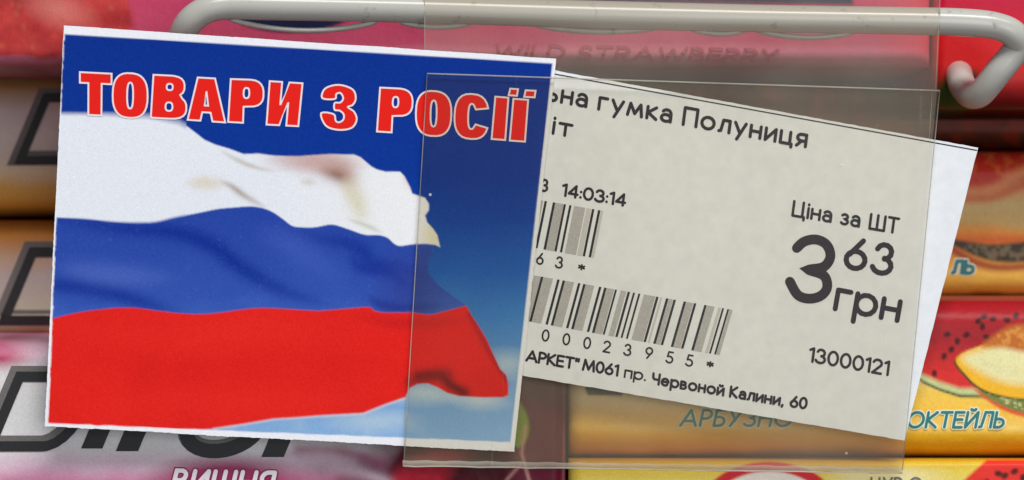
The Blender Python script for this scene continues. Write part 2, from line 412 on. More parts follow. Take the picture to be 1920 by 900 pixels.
# =================================================================== STRUCTURE
def box(name, x0, x1, y0, y1, z0, z1, m, parent=None):
    v = [(x, y, z) for x in (x0, x1) for y in (y0, y1) for z in (z0, z1)]
    f = [(0, 1, 3, 2), (4, 6, 7, 5), (0, 4, 5, 1), (2, 3, 7, 6), (0, 2, 6, 4), (1, 5, 7, 3)]
    return mesh(name, v, f, m, parent)
bd = box('shelf_back', -0.16, 0.16, 0.100, 0.104, -0.064, 0.09, M_dark); bd['kind'] = 'structure'
sh = box('shelf_board', -0.16, 0.16, 0.0, 0.0995, -0.068, -0.0648, M_dark); sh['kind'] = 'structure'

# =================================================================== GUM PACKS
def pack_depth(X, Y, x0, x1, y0, y1, R, r, re=26):
    t = np.clip(((r-(Y-y0)))/r, 0, 1); b_ = np.clip((r-(y1-Y))/r, 0, 1)
    e = np.maximum(t, b_)
    l = np.clip((re-(X-x0))/re, 0, 1); q = np.clip((re-(x1-X))/re, 0, 1)
    f = np.maximum(l, q)
    return R*(1-np.sqrt(np.clip(1-e*e, 0, 1)))+0.002*(1-np.sqrt(np.clip(1-f*f, 0, 1)))

def make_pack(x0, x1, y0, y1, yf, thick, base, art, label, step=4.0, R=0.0045, r=52, tilt=0.0, cat='gum pack', group='chewing gum packs stacked on the shelf'):
    root = empty('gum_pack', P((x0+x1)/2, y1, yf+thick*0.5), label, cat, group)
    nx = int((x1-x0)/step)+2; ny = int((y1-y0)/step)+2
    xs = np.linspace(x0, x1, nx); tt = np.linspace(0, 1, ny); ys = y0+(y1-y0)*(0.5-0.5*np.cos(tt*np.pi))*0.35+(y1-y0)*tt*0.65
    X, Y = np.meshgrid(xs, ys)
    c = Canvas(X, Y, base); art(c)
    dep = yf+pack_depth(X, Y, x0, x1, y0, y1, R, r)+tilt*(y1-Y)/S
    grid_mesh('wrapper', P_arr(X, Y, dep), c.C, M_pack, root, back=yf+thick)
    surf = lambda px, py: float(pack_depth(np.array(px*1.), np.array(py*1.), x0, x1, y0, y1, R, r))+tilt*(y1-py)/S
    return root, surf

class SurfInk(Ink):
    pass

def on_pack(root, name, strokes, wd, m, yf, surf, lift, label=None, caps=True):
    I = Ink()
    for i, q in enumerate(strokes):
        # subdivide long strokes so that they follow the rounded wrapper
        qq = [q[0]]
        for a, c in zip(q[:-1], q[1:]):
            n = max(1, int(math.hypot(c[0]-a[0], c[1]-a[1])/10))
            qq += [(a[0]+(c[0]-a[0])*t/n, a[1]+(c[1]-a[1])*t/n) for t in range(1, n+1)]
        I.ribbon(qq, wd, yf-lift-i*4e-6, caps=caps, depth=surf)
    return I.build(name, m, root, label)

def logo(root, ox, oy, yf, surf, k=1.0, rest=True):
    """slanted heavy logotype D i r o l, box height 140 px, origin = bottom-left of the D"""
    sl = .42
    def Q(pts): return [(ox+(a+b*sl)*k, oy-b*k) for a, b in pts]
    Dp = [Q([(14, 6), (14, 134), (112, 134)]+[(112+44*math.cos(math.radians(t)), 70+64*math.sin(math.radians(t))) for t in range(80, -81, -16)]+[(112, 6)])]
    D0 = Dp[0]
    on_pack(root, 'logo_bevel', [D0+[D0[0]]], 30*k, M_logo_edge, yf, surf, 0.00008, caps=False)
    on_pack(root, 'logo_letter', [[(a+5*k, b+4.5*k) for a, b in D0+[D0[0]]]], 18*k, M_logo, yf, surf, 0.00016, caps=False)
    if rest:
        def block(b0, b1, yb, h):
            q = [(b0, yb), (b1, yb), (b1+sl*h, yb-h), (b0+sl*h, yb-h)]; n = 6; V = []; F = []
            for t in range(n+1):
                y_ = yb-h*t/n; V += [P(b0+sl*h*t/n, y_, yf-.0001+surf(b0, y_)), P(b1+sl*h*t/n, y_, yf-.0001+surf(b1, y_))]
            for t in range(n): F.append((2*t, 2*t+1, 2*t+3, 2*t+2))
            mesh('logo_letter', V, F, M_logo, root)
        block(152, 192, 841, 96); block(217, 259, 846, 96); block(490, 532, 857, 150)
        ring = [(418+66*math.cos(math.radians(t))-(math.sin(math.radians(t)))*40*sl, 798+44*math.sin(math.radians(t))) for t in range(0, 361, 12)]
        on_pack(root, 'logo_bevel', [ring], 34, M_logo_edge, yf, surf, 0.00008, caps=False)
        on_pack(root, 'logo_letter', [[(a, b+4) for a, b in ring]], 27, M_logo, yf, surf, 0.00014, caps=False)

# upper row: strawberry packs right behind the wire
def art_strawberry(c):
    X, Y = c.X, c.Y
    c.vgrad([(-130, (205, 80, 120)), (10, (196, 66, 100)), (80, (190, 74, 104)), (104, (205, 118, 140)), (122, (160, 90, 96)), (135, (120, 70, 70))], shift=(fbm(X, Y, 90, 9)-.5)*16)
    c.mix(.9*np.clip((X-1640)/160, 0, 1)*np.clip((150-Y)/60, 0, 1), (224, 44, 54))
    # strawberry
    m = np.clip((X+190)/16, 0, 1)*np.clip((255-X+(fbm(X, Y, 50, 5)-.5)*30-np.maximum(0, Y-40)*.3)/16, 0, 1)*np.clip((112-Y+(fbm(X, Y, 40, 2)-.5)*14)/10, 0, 1)
    q = fbm(X, Y, 34, 8, 4)
    colr = lin((150, 30, 34))*(1-q[..., None])+lin((214, 74, 66))*q[..., None]
    c.mix(m*.95, colr)
    c.ell(110, 18, 50, 24, (226, 150, 140), f=.8, alpha=.5, rot=20)
    for k in range(46):
        x = random.uniform(-60, 235); y = random.uniform(-100, 100); c.ell(x, y, 4, 5, (196, 110, 80), f=.7, alpha=.4)
    # oval logo plate: white rim with dark blue inside, its lower part under the wire
    c.ell(545, -16, 150, 78, (22, 28, 62), f=.04)
    c.poly([(640, -200), (1600, -200), (1600, 9), (1200, 6), (640, -4)], (34, 40, 66), 4)
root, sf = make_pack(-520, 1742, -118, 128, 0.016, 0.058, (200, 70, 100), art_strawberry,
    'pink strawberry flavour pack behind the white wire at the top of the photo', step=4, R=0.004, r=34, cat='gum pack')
on_pack(root, 'flavour_lettering', text_strokes('WILD STRAWBERRY', (925, 110), (1452, 120), 26, lean=.25), 6.5, M_pinktext, 0.016, sf, 0.0001)
adopt(root)

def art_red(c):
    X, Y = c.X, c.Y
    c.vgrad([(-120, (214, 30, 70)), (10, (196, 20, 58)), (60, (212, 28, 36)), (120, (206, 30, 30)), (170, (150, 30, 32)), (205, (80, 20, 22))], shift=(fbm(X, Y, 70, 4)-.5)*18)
    c.ell(1795, 182, 42, 40, (52, 74, 30), f=.25); c.ell(1812, 150, 26, 20, (18, 36, 20), f=.4)
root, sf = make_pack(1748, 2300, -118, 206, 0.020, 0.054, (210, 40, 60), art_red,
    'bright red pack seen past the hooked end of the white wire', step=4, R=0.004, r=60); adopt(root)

# left column, two melon packs in the shade of the upper row and one cherry pack
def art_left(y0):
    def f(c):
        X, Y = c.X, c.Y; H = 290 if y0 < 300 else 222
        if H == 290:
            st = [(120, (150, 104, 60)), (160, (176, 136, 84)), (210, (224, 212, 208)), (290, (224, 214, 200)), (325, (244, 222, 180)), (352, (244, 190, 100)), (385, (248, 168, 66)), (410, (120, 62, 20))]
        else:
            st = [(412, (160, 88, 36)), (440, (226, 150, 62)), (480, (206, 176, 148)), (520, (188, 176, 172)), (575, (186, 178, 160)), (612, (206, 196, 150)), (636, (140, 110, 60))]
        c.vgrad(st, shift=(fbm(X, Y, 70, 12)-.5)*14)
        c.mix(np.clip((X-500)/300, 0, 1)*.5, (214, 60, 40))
    return f
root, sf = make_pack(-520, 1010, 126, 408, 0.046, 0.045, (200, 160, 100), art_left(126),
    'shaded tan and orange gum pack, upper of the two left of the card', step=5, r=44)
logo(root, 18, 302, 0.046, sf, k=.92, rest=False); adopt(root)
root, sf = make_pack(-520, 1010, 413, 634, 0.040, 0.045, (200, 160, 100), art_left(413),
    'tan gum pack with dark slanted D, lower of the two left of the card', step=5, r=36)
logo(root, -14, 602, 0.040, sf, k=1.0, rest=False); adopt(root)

def art_cherry(c):
    X, Y = c.X, c.Y
    c.vgrad([(634, (190, 120, 150)), (650, (214, 176, 194)), (690, (226, 216, 220)), (740, (222, 221, 220)), (840, (226, 222, 224)), (878, (228, 192, 212)), (912, (204, 110, 152)), (950, (140, 26, 70))], shift=(fbm(X, Y, 110, 21)-.5)*26)  # print colours, lower stops lightened to offset the flag card's shadow
    c.ell(-6, 660, 58, 26, (176, 20, 84), f=.5, alpha=.95)
    c.ell(90, 655, 80, 12, (224, 186, 204), f=.9, alpha=.6)
    # dark cherry drift towards the right end
    d = np.clip((X-545-(900-Y)*1.1+(fbm(X, Y, 80, 31)-.5)*140)/150, 0, 1)
    c.mix(d, (92, 10, 42))
    c.line(smooth([(520, 850), (600, 862), (700, 892), (780, 930)]), (206, 180, 196), 9, .75)
    c.line(smooth([(560, 842), (640, 846), (720, 872)]), (150, 60, 100), 8, .6)
    c.ell(840, 905, 105, 62, (190, 26, 52), f=.12)
    c.ell(905, 925, 70, 80, (74, 6, 26), f=.2, alpha=.95)
    c.ell(1010, 860, 62, 190, (96, 18, 44), f=.12)
    c.ell(425, 905, 128, 44, (150, 26, 84), f=.35, alpha=.95)
    # leaf and stems
    c.poly(smooth([(962, 740), (984, 770), (992, 800), (985, 828), (968, 838), (955, 800)], closed=True), (130, 160, 30), 3)
    c.line([(985, 800), (978, 850), (992, 900), (1002, 930)], (206, 150, 150), 2.2, .8)
    c.line([(975, 872), (950, 900)], (206, 150, 150), 2.0, .8)
    c.line([(1057, 640), (1061, 780), (1056, 960)], (200, 130, 150), 2.5, .6)
root, sf = make_pack(-520, 1060, 638, 948, 0.0035, 0.0705, (220, 210, 214), art_cherry,
    'white and magenta cherry gum pack under the flag card at lower left', step=3.5, r=40)
logo(root, -40, 838, 0.0035, sf, k=1.02, rest=True)
st = text_strokes('ВИШНЯ', (322, 922), (506, 926), 40, lean=.22, gap=.28)
on_pack(root, 'flavour_lettering_rim', st, 13, M_mag, 0.0035, sf, 0.00006)
on_pack(root, 'flavour_lettering', st, 8, M_vwhite, 0.0035, sf, 0.00014)
adopt(root)

# right column
def seeds(c, pts, s=5.5):
    for x, y, r in pts: c.ell(x, y, s, s*1.35, (40, 14, 18), f=.35, alpha=.9, rot=r)
def art_r1(c):
    X, Y = c.X, c.Y
    c.vgrad([(556, (214, 120, 40)), (600, (226, 178, 110)), (690, (230, 214, 160)), (735, (248, 206, 84)), (775, (252, 198, 70)), (800, (252, 212, 110)), (815, (240, 184, 44)), (840, (228, 162, 30)), (858, (150, 96, 20))], shift=(fbm(X, Y, 80, 41)-.5)*12)  # print colours plus painted highlight above the lower bulge and painted dark edge below
    lm = np.clip((1690-X)/200, 0, 1)*np.clip((790-Y)/40, 0, 1); c.mix(lm*.8, (236, 224, 184))
    # watermelon slice with its rind
    dome = [(1680, 560), (1700, 690), (1731, 706), (1762, 720), (1800, 732), (1850, 733), (1900, 720), (1990, 680), (2010, 560)]
    c.poly([(x, y+13) if 1700 < x < 1990 else (x, y) for x, y in dome], (24, 66, 30), 2)
    c.poly([(x, y+8) if 1700 < x < 1990 else (x, y) for x, y in dome], (206, 214, 150), 3)
    c.poly([(x, y-4) if 1700 < x < 1990 else (x, y) for x, y in dome], (222, 44, 42), 5)
    q = np.clip((700-Y)/90, 0, 1)*np.clip((X-1600)/60, 0, 1); c.mix(np.clip(q*1.4, 0, 1)*.8*(X > 1700), (150, 24, 36))
    seeds(c, [(1770, 668, 20), (1784, 655, 40), (1776, 627, 80), (1812, 628, 60), (1834, 602, 40), (1845, 594, 70), (1862, 598, 80), (1888, 600, 100), (1795, 640, 10), (1752, 700, 0), (1850, 632, 110), (1870, 640, 110), (1905, 592, 30), (1842, 612, 0)], 5)
    # rough melon rind below, then the cut melon
    c.poly(smooth([(1828, 732), (1850, 736), (1890, 748), (1960, 752), (1990, 790), (1920, 782), (1870, 764)], closed=True), (226, 90, 50), 3)
    c.poly(smooth([(1836, 733), (1860, 735), (1900, 745), (1960, 750), (1980, 776), (1920, 774), (1874, 758)], closed=True), (120, 132, 60), 2)
    g = fbm(X, Y, 8, 5); msk = np.clip(-c.sdf([(1840, 733), (1900, 745), (1980, 750), (1980, 776), (1920, 772), (1874, 756)])/4, 0, 1); c.mix(msk*np.clip((g-.5)*6, 0, 1)*.8, (216, 206, 150))
    body = smooth([(1793, 672), (1812, 704), (1840, 728), (1880, 742), (1930, 747), (2010, 735), (2040, 680), (1980, 636), (1900, 632), (1840, 648)], closed=True)
    c.poly([(x-3, y+3) for x, y in body], (40, 62, 22), 2)
    c.poly(body, (250, 188, 40), 2)
    c.poly(smooth([(1806, 671), (1832, 694), (1880, 716), (1940, 722), (2000, 706), (2012, 672), (1960, 644), (1900, 640), (1845, 654)], closed=True), (240, 232, 172), 9)
    c.poly(smooth([(1842, 650), (1870, 625), (1905, 610), (1990, 610), (1990, 652), (1930, 660), (1880, 652)], closed=True), (200, 110, 40), 6)
    g = fbm(X, Y, 9, 17); m2 = np.clip(-c.sdf([(1842, 650), (1870, 625), (1905, 610), (1990, 610), (1990, 652), (1880, 652)])/6, 0, 1); c.mix(m2*np.clip((g-.45)*5, 0, 1)*.7, (232, 160, 70))
    c.poly([(1095, 722), (1168, 728), (1166, 742), (1102, 741)], (60, 62, 60), 2)
root, sf = make_pack(1066, 2160, 562, 856, 0.0042, 0.0698, (240, 190, 70), art_r1,
    'yellow watermelon and melon gum pack with teal lettering, right of the price card', step=3, r=52)
st = text_strokes('АРБУЗНО', (1276, 798), (1482, 799), 29, lean=.22)
st += text_strokes('КОКТЕЙЛЬ', (1676, 801), (1880, 801), 28, lean=.2, gap=.2)
on_pack(root, 'flavour_lettering_halo', st, 10, M_glow, 0.0042, sf, 0.00006)
on_pack(root, 'flavour_lettering', st, 5.0, M_teal, 0.0042, sf, 0.00014)
adopt(root)

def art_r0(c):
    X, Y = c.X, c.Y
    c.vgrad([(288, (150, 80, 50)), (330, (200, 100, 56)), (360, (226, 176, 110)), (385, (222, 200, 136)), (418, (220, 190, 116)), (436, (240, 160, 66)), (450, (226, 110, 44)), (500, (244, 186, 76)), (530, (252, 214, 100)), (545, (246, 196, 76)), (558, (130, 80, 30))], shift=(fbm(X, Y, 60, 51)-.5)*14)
    fl = [(1700, 200), (1700, 300), (1790, 352), (1840, 362), (1880, 352), (1930, 322), (1990, 280), (2040, 200)]
    c.poly(fl, (206, 50, 38), 14, .95)
    g = fbm(X, Y, 16, 54, 3); m = np.clip(-c.sdf(fl)/12, 0, 1); c.mix(m*np.clip((g-.5)*4, 0, 1)*.6, (232, 120, 60))
    c.line(smooth([(1800, 362), (1856, 356), (1900, 332), (1960, 300)]), (240, 170, 110), 8, .6)
    c.line(smooth([(1790, 372), (1856, 372), (1910, 352), (1970, 330)]), (214, 70, 40), 6, .6)
    rind = smooth([(1770, 446), (1810, 452), (1860, 458), (1930, 452), (2000, 440), (2000, 478), (1930, 490), (1880, 492), (1840, 484), (1800, 466)], closed=True)
    c.line(smooth([(1770, 458), (1830, 492), (1890, 502), (1980, 490)]), (150, 40, 34), 6, .85)
    c.poly(rind, (64, 58, 44), 3)
    g = fbm(X, Y, 9, 57, 3); m = np.clip(-c.sdf(rind)/5, 0, 1); c.mix(m*np.clip((g-.48)*6, 0, 1)*.55, (150, 136, 100))
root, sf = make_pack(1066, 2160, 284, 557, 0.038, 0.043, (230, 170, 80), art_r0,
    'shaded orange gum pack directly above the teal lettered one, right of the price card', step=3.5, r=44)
st = text_strokes('ль', (1786, 512), (1824, 512), 33, lean=.12, gap=.16)
on_pack(root, 'flavour_lettering_halo', st, 12, M_glow, 0.038, sf, 0.00006)
on_pack(root, 'flavour_lettering', st, 7, M_teal, 0.038, sf, 0.00014)
adopt(root)

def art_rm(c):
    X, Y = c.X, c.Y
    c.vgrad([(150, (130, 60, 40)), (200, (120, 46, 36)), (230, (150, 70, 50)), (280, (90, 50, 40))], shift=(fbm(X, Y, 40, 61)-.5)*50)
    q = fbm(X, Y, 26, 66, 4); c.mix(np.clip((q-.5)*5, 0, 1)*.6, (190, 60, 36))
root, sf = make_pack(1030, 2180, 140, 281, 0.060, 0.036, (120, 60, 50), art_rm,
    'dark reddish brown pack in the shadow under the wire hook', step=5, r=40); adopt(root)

def art_r2(c):
    X, Y = c.X, c.Y
    c.vgrad([(861, (214, 168, 40)), (880, (236, 206, 76)), (905, (236, 218, 110)), (1010, (230, 190, 60))], shift=(fbm(X, Y, 60, 71)-.5)*8)
    c.mix(np.clip((X-1540)/60, 0, 1)*np.clip((1790-X)/90, 0, 1)*np.clip((Y-872)/14, 0, 1)*.7, (236, 228, 184))
    c.ell(1442, 950, 128, 84, (214, 36, 48), f=.02); c.ell(1442, 950, 104, 66, (238, 232, 226), f=.03)
    c.poly([(1780, 930), (1812, 896), (1850, 862), (2200, 862), (2200, 990), (1760, 990)], (234, 52, 40), 2.5)
    seeds(c, [(1884, 892, 60), (1902, 884, 60), (1872, 888, 100), (1918, 896, 0), (1850, 905, 20), (1935, 880, 40)], 5.5)
root, sf = make_pack(1066, 2160, 861, 1000, 0.0025, 0.0715, (236, 200, 80), art_r2,
    'yellow pack with a red ring mark cut off by the bottom edge', step=3, r=14, R=.002)
on_pack(root, 'fine_lettering', text_strokes('ЦУР О', (1634, 920), (1728, 920), 24, gap=.2), 4.0, M_logo_edge, 0.0025, sf, 0.0001)
adopt(root)

# =================================================================== WIRE
path = [(331, 190, .016), (331, 130, .012), (337, 84, .007), (352, 46, .004), (384, 20, .003), (430, 11, .003), (520, 12, .003), (800, 18, .003), (1100, 27, .003), (1400, 34, .003), (1700, 39, .003),
        (1820, 43, .003), (1872, 50, .0035), (1900, 64, .004), (1908, 84, .005), (1897, 104, .0055), (1872, 134, .006), (1852, 160, .007), (1836, 176, .0085), (1820, 178, .0105), (1808, 166, .013), (1800, 148, .017), (1796, 120, .03), (1796, 100, .05)]
wr = empty('wire_rack_arm', P(960, 40, .004), 'white plastic coated wire running across the top with a hooked right end', 'wire rack')
pts = [np.array(P(*p)) for p in smooth(path, 8)]
rad = 0.00192; n = len(pts); V = []; F = []; K = 20
up = np.array([0, 1., 0.3])
for i, p in enumerate(pts):
    t = pts[min(i+1, n-1)]-pts[max(i-1, 0)]; t /= np.linalg.norm(t)
    a = up-t*np.dot(up, t); a /= np.linalg.norm(a); b2 = np.cross(t, a); up = a
    rr = rad*(1+.012*math.sin(i*.31))
    for k in range(K):
        th = 2*math.pi*k/K; V.append(p+(a*math.cos(th)+b2*math.sin(th))*rr)
for i in range(n-1):
    for k in range(K): F.append((i*K+k, i*K+(k+1) % K, (i+1)*K+(k+1) % K, (i+1)*K+k))
F.append(tuple(range(K))); F.append(tuple((n-1)*K+k for k in range(K)))
mesh('wire', V, F, M_wire, wr, shade=True)
# thin ridges of coating hanging like shallow loops along the underside
for xa, xb, sag in ((428, 706, 19), (752, 880, 7), (1004, 1232, 9), (1296, 1398, 8), (1418, 1600, 11)):
    yy = lambda x: 11+(x-430)*.0225+25
    arc = [(xa+(xb-xa)*t/24, yy(xa+(xb-xa)*t/24)-3+(sag+2)*math.sin(math.pi*t/24)**.7, .0036) for t in range(25)]
    q = [np.array(P(*p)) for p in arc]; V = []; F = []; K2 = 10
    for i, p in enumerate(q):
        t = q[min(i+1, 24)]-q[max(i-1, 0)]; t /= np.linalg.norm(t); a = np.array([0, 1., 0]); b2 = np.cross(t, a)
        for k in range(K2):
            th = 2*math.pi*k/K2; V.append(p+(a*math.cos(th)*1.6+b2*math.sin(th))*.00040)
    for i in range(24):
        for k in range(K2): F.append((i*K2+k, i*K2+(k+1) % K2, (i+1)*K2+(k+1) % K2, (i+1)*K2+k))
    mesh('coating_ridge', V, F, M_wire, wr, shade=True)
adopt(wr)

# =================================================================== CARD STOCK
def curl(px, py):
    return -0.0016*np.clip((760-px)/670, 0, 1)**2 + 0.0003*np.sin((py-60)/260.)*np.clip((760-px)/670, 0, 1)

def extruded(name, outline, y0, y1, m, parent, depth=None, label=None):
    """flat sheet with real thickness from a px outline"""
    dep = depth or (lambda a, b: 0)
    n = len(outline); v = [P(a, b, y0+dep(a, b)) for a, b in outline]+[P(a, b, y1+dep(a, b)) for a, b in outline]
    tris = tessellate_polygon([[Vector((a, -b, 0)) for a, b in outline]])
    f = [tuple(t) for t in tris]+[tuple(i+n for i in t)[::-1] for t in tris]
    f += [(i, (i+1) % n, n+(i+1) % n, n+i) for i in range(n)]
    return mesh(name, v, f, m, parent, label)

# ---- price card (between the two films)
YP = 0.0007
pc = empty('price_tag', P(1440, 760, YP), 'pale paper price label with barcodes and a large price, slanting inside the clear sleeve', 'price label')
TL, TR, BR, BL = (908, 108), (1834, 277), (1696, 826), (830, 679)
def edge_pts(a, b, n, amp, seed):
    r = np.random.default_rng(seed); d = np.array(b, float)-a; L = np.linalg.norm(d); nn = np.array([-d[1], d[0]])/L
    off = np.convolve(r.normal(0, amp, n+4), np.ones(3)/3, 'same')[2:-2]; off[0] = 0
    return [tuple(np.array(a)+d*i/n+nn*off[i]) for i in range(n)]
out = edge_pts(TL, TR, 160, .5, 1)+edge_pts(TR, BR, 60, .5, 2)+edge_pts(BR, BL, 160, .4, 3)+edge_pts(BL, TL, 30, .5, 4)
q = (TL, TR, BR, BL)
extruded('paper', out, YP, YP+.0002, M_paper, pc)
yi = YP-0.00003
W = lambda txt, p0, p1, cap, wd, **k: write('lettering', txt, p0, p1, cap, wd, M_ink, yi, pc, **k)
UPL = (0.13, -0.99)
W('ьна гумка Полуниця', (1026, 187), (1510, 275), 32, 5.2, up=UPL, gap=.25, space=.36)
W('іт', (1037, 250), (1070, 256), 31, 5.0, up=UPL, gap=.2)
W('3', (1014, 357), (1025, 359), 21, 4.0, up=UPL)
W('14:03:14', (1054, 366), (1171, 386), 21, 4.2, up=UPL, gap=.2)
for t, x, y in (('6', 1006, 494), ('3', 1042, 501), ('*', 1084, 508)): W(t, (x, y), (x+11, y+2), 20, 3.0, up=UPL)
for t, x, y in zip('00023955', (1016, 1055, 1094, 1131, 1170, 1210, 1249, 1286), (638, 645, 652, 659, 665, 671, 679, 685)):
    W(t, (x, y), (x+11.5, y+2), 20, 2.9, up=UPL)
W('*', (1325, 690), (1336, 692), 20, 3.2, up=UPL)
W('АРКЕТ"', (987, 676), (1083, 692), 19, 4.0, up=UPL, gap=.18)
W('М061', (1093, 693), (1157, 704), 19, 4.0, up=UPL, gap=.2)
W('пр.', (1171, 707), (1209, 713), 19, 3.2, up=UPL, gap=.2)
W('Червоной Калини,', (1223, 719), (1467, 760), 19, 4.0, up=UPL, gap=.22, space=.34)
W('60', (1482, 762), (1511, 766), 19, 4.2, up=UPL)
W('Ціна за ШТ', (1486, 404), (1682, 437), 27, 4.4, up=UPL, gap=.22, space=.42)
W('63', (1584, 500), (1668, 515), 54, 8.5, up=(.17, -.98), gap=.26)
W('грн', (1566, 579), (1682, 601), 53, 8.2, up=(.17, -.98), gap=.2)
W('13000121', (1517, 677), (1664, 703), 25, 4.3, up=UPL, gap=.2)
# large figure three, heavy
g3 = smooth([(1494, 465), (1510, 452), (1532, 449), (1552, 460), (1558, 482), (1544, 502), (1519, 508)], 5)
g3b = smooth([(1519, 508), (1546, 520), (1552, 540), (1540, 555), (1518, 560), (1494, 552), (1480, 530)], 5)
I = Ink(); I.ribbon(smooth([(1494, 465), (1508, 453), (1530, 449), (1550, 459), (1557, 481), (1545, 500), (1519, 505), (1519, 507), (1545, 517), (1551, 538), (1540, 554), (1518, 560), (1496, 553), (1481, 528)], 5), 18.5, yi); I.build('lettering', M_ink, pc)
# printed rule along the top edge
I = Ink(); I.ribbon([(TL[0], TL[1]+7), (TR[0]-2, TR[1]+5)], 2.2, yi, caps=False); I.build('printed_rule', M_ink, pc)
# bar codes
def barcode(tl, tr, brr, bl, xl, xr, bars, name):
    tl, tr, brr, bl = [np.array(t, float) for t in (tl, tr, brr, bl)]
    parts = {'k': Ink(), 'g': Ink(), 'l': Ink()}; lv = {'k': 4e-6, 'g': 2e-6, 'l': 0}
    for a, b2, s in bars:
        u0 = (a-xl)/(xr-xl); u1 = (b2-xl)/(xr-xl); um = (u0+u1)/2
        p = tl+(tr-tl)*um; r = bl+(brr-bl)*um; wd = (u1-u0)*np.linalg.norm(tr-tl)
        I = parts[s]; h = (tr-tl)/np.linalg.norm(tr-tl)*wd/2
        i0 = len(I.v); I.v += [P(*(p-h), yi-lv[s]), P(*(p+h), yi-lv[s]), P(*(r+h), yi-lv[s]), P(*(r-h), yi-lv[s])]; I.f.append((i0, i0+1, i0+2, i0+3))
    V = []; F = []; mi = []
    for j, s in enumerate('kgl'):
        o = len(V); V += parts[s].v; F += [tuple(i+o for i in f) for f in parts[s].f]; mi += [j]*len(parts[s].f)
    ob = mesh(name, V, F, M_ink, pc); ob.data.materials.append(M_grey1); ob.data.materials.append(M_grey2)
    ob.data.polygons.foreach_set('material_index', mi)
def kb(x, wd=14): return (x-wd/2, x+wd/2, 'k')
b1 = [(95, 120, 'g'), kb(135), kb(183), (190, 238, 'g'), kb(246, 13), kb(278, 13), (300, 365, 'g'), (372, 400, 'l'), kb(411), kb(446), (455, 470, 'l')]
barcode((980+60/3.105, 330+133/3.105), (980+470/3.105, 330+203/3.105), (980+415/3.105, 330+477/3.105), (980+5/3.105, 330+407/3.105), 60, 470, b1, 'barcode')
b2_ = [(65, 104, 'g'), kb(112), (121, 175, 'g'), kb(207), kb(238), (245, 298, 'g'), kb(328), kb(358), (366, 416, 'g'), kb(450), kb(480), (488, 532, 'g'), kb(542, 11), (570, 602, 'g'), kb(617), kb(647, 11), kb(678, 11), (705, 772, 'g'), kb(783), (800, 812, 'l'), kb(840), (848, 874, 'g'), kb(884), kb(943), (951, 992, 'g'), kb(1003), kb(1063), (1071, 1116, 'g'), (1138, 1154, 'l'), kb(1166, 11), kb(1196, 11), (1204, 1222, 'g')]
barcode((1000, 516), (1374, 581), (1349, 666), (978, 600), 60, 1222, b2_, 'barcode')
adopt(pc)

# ---- flag card
YC = 0.0
fc = empty('flag_card', P(520, 830, YC), 'white edged card printed with waving tricolour flag and red capitals, tucked into the sleeve', 'printed card')
cTL, cTR, cBR, cBL = (120, 48), (1043, 110), (964, 847), (84, 799)
out = edge_pts(cTL, cTR, 150, .8, 11)+edge_pts(cTR, cBR, 120, .6, 12)+edge_pts(cBR, cBL, 150, 1.2, 13)+edge_pts(cBL, cTL, 130, .8, 14)
# densify interior: use a grid body so that the curl follows
X, Y = quad_grid((cTL, cTR, cBR, cBL), 2.0)
h_, w_ = X.shape
jt = lambda n, a, s: np.convolve(np.random.default_rng(s).normal(0, a, n+8), np.ones(3)/2.2, 'same')[4:4+n]
wob = lambda q, a, sd: (fbm(q*0+3, q, 90, sd)-.5)*a+np.clip(fbm(q*0+5, q, 14, sd+1)-.62, 0, 1)*a*3
Y[0, :] += wob(X[0], 1.6, 5)+jt(w_, .12, 5); Y[-1, :] += wob(X[-1], 2.0, 16)+jt(w_, .25, 6); X[:, 0] += wob(Y[:, 0], 1.5, 27)+jt(h_, .25, 7); X[:, -1] += wob(Y[:, -1], 1.2, 38)+jt(h_, .12, 8)
c = Canvas(X, Y, (0, 46, 150))
nz = fbm(X, Y, 9, 101)-.5
# sky
sky = [(60, (0, 48, 144)), (330, (0, 54, 152)), (430, (8, 70, 166)), (520, (26, 96, 184)), (600, (62, 130, 202)), (680, (100, 152, 208)), (740, (124, 168, 216)), (840, (146, 186, 230))]
c.vgrad(sky, shift=(fbm(X, Y, 120, 102)-.5)*30+(X-800)*.10*(Y > 420))
for x, y, rx, ry, a in ((950, 682, 34, 20, .45), (903, 752, 34, 13, .5), (795, 735, 52, 18, .5), (870, 742, 50, 10, .3), (700, 790, 60, 16, .35)):
    c.ell(x, y, rx, ry, (232, 240, 226), f=.8, alpha=a*.9)
c.mix(np.clip((fbm(X, Y, 46, 103)-.52)*3, 0, 1)*np.clip((Y-660)/60, 0, 1)*.18, (220, 232, 236))
# blue stripe of the flag
blue_top = [(80, 407), (103, 407.5), (158, 410), (208, 415), (247, 417), (290, 416), (329, 407), (368, 400), (407, 392), (438, 389), (469, 387), (492, 390), (512, 398), (531, 411), (547, 423), (563, 426), (590, 426), (618, 421), (633, 423), (657, 431), (684, 440), (711, 441), (727, 446), (738, 456), (750, 461), (773, 458), (797, 457), (816, 459)]
red_top = [(80, 601), (92, 599), (119, 592), (158, 584), (216, 577.5), (255, 577.5), (294, 582.5), (333, 587), (376, 589), (414, 586), (449, 581), (492, 577.5), (558, 580.6), (598, 582.6), (657, 578), (692, 576), (703, 583), (727, 586), (773, 586), (804, 590), (828, 585), (874, 573)]
bl = smooth(blue_top, 4)+[(812, 470), (802, 490), (803, 512), (822, 535), (850, 556), (874, 573)]+smooth(red_top, 4)[::-1]
bm = np.clip(.5-c.sdf(bl)/3, 0, 1)
old = c.C.copy()
c.vgrad([(380, (36, 68, 166)), (480, (42, 74, 170)), (560, (50, 84, 178)), (600, (62, 98, 188))], shift=(fbm(X, Y, 70, 104)-.5)*60)
dk = (8, 44, 146)
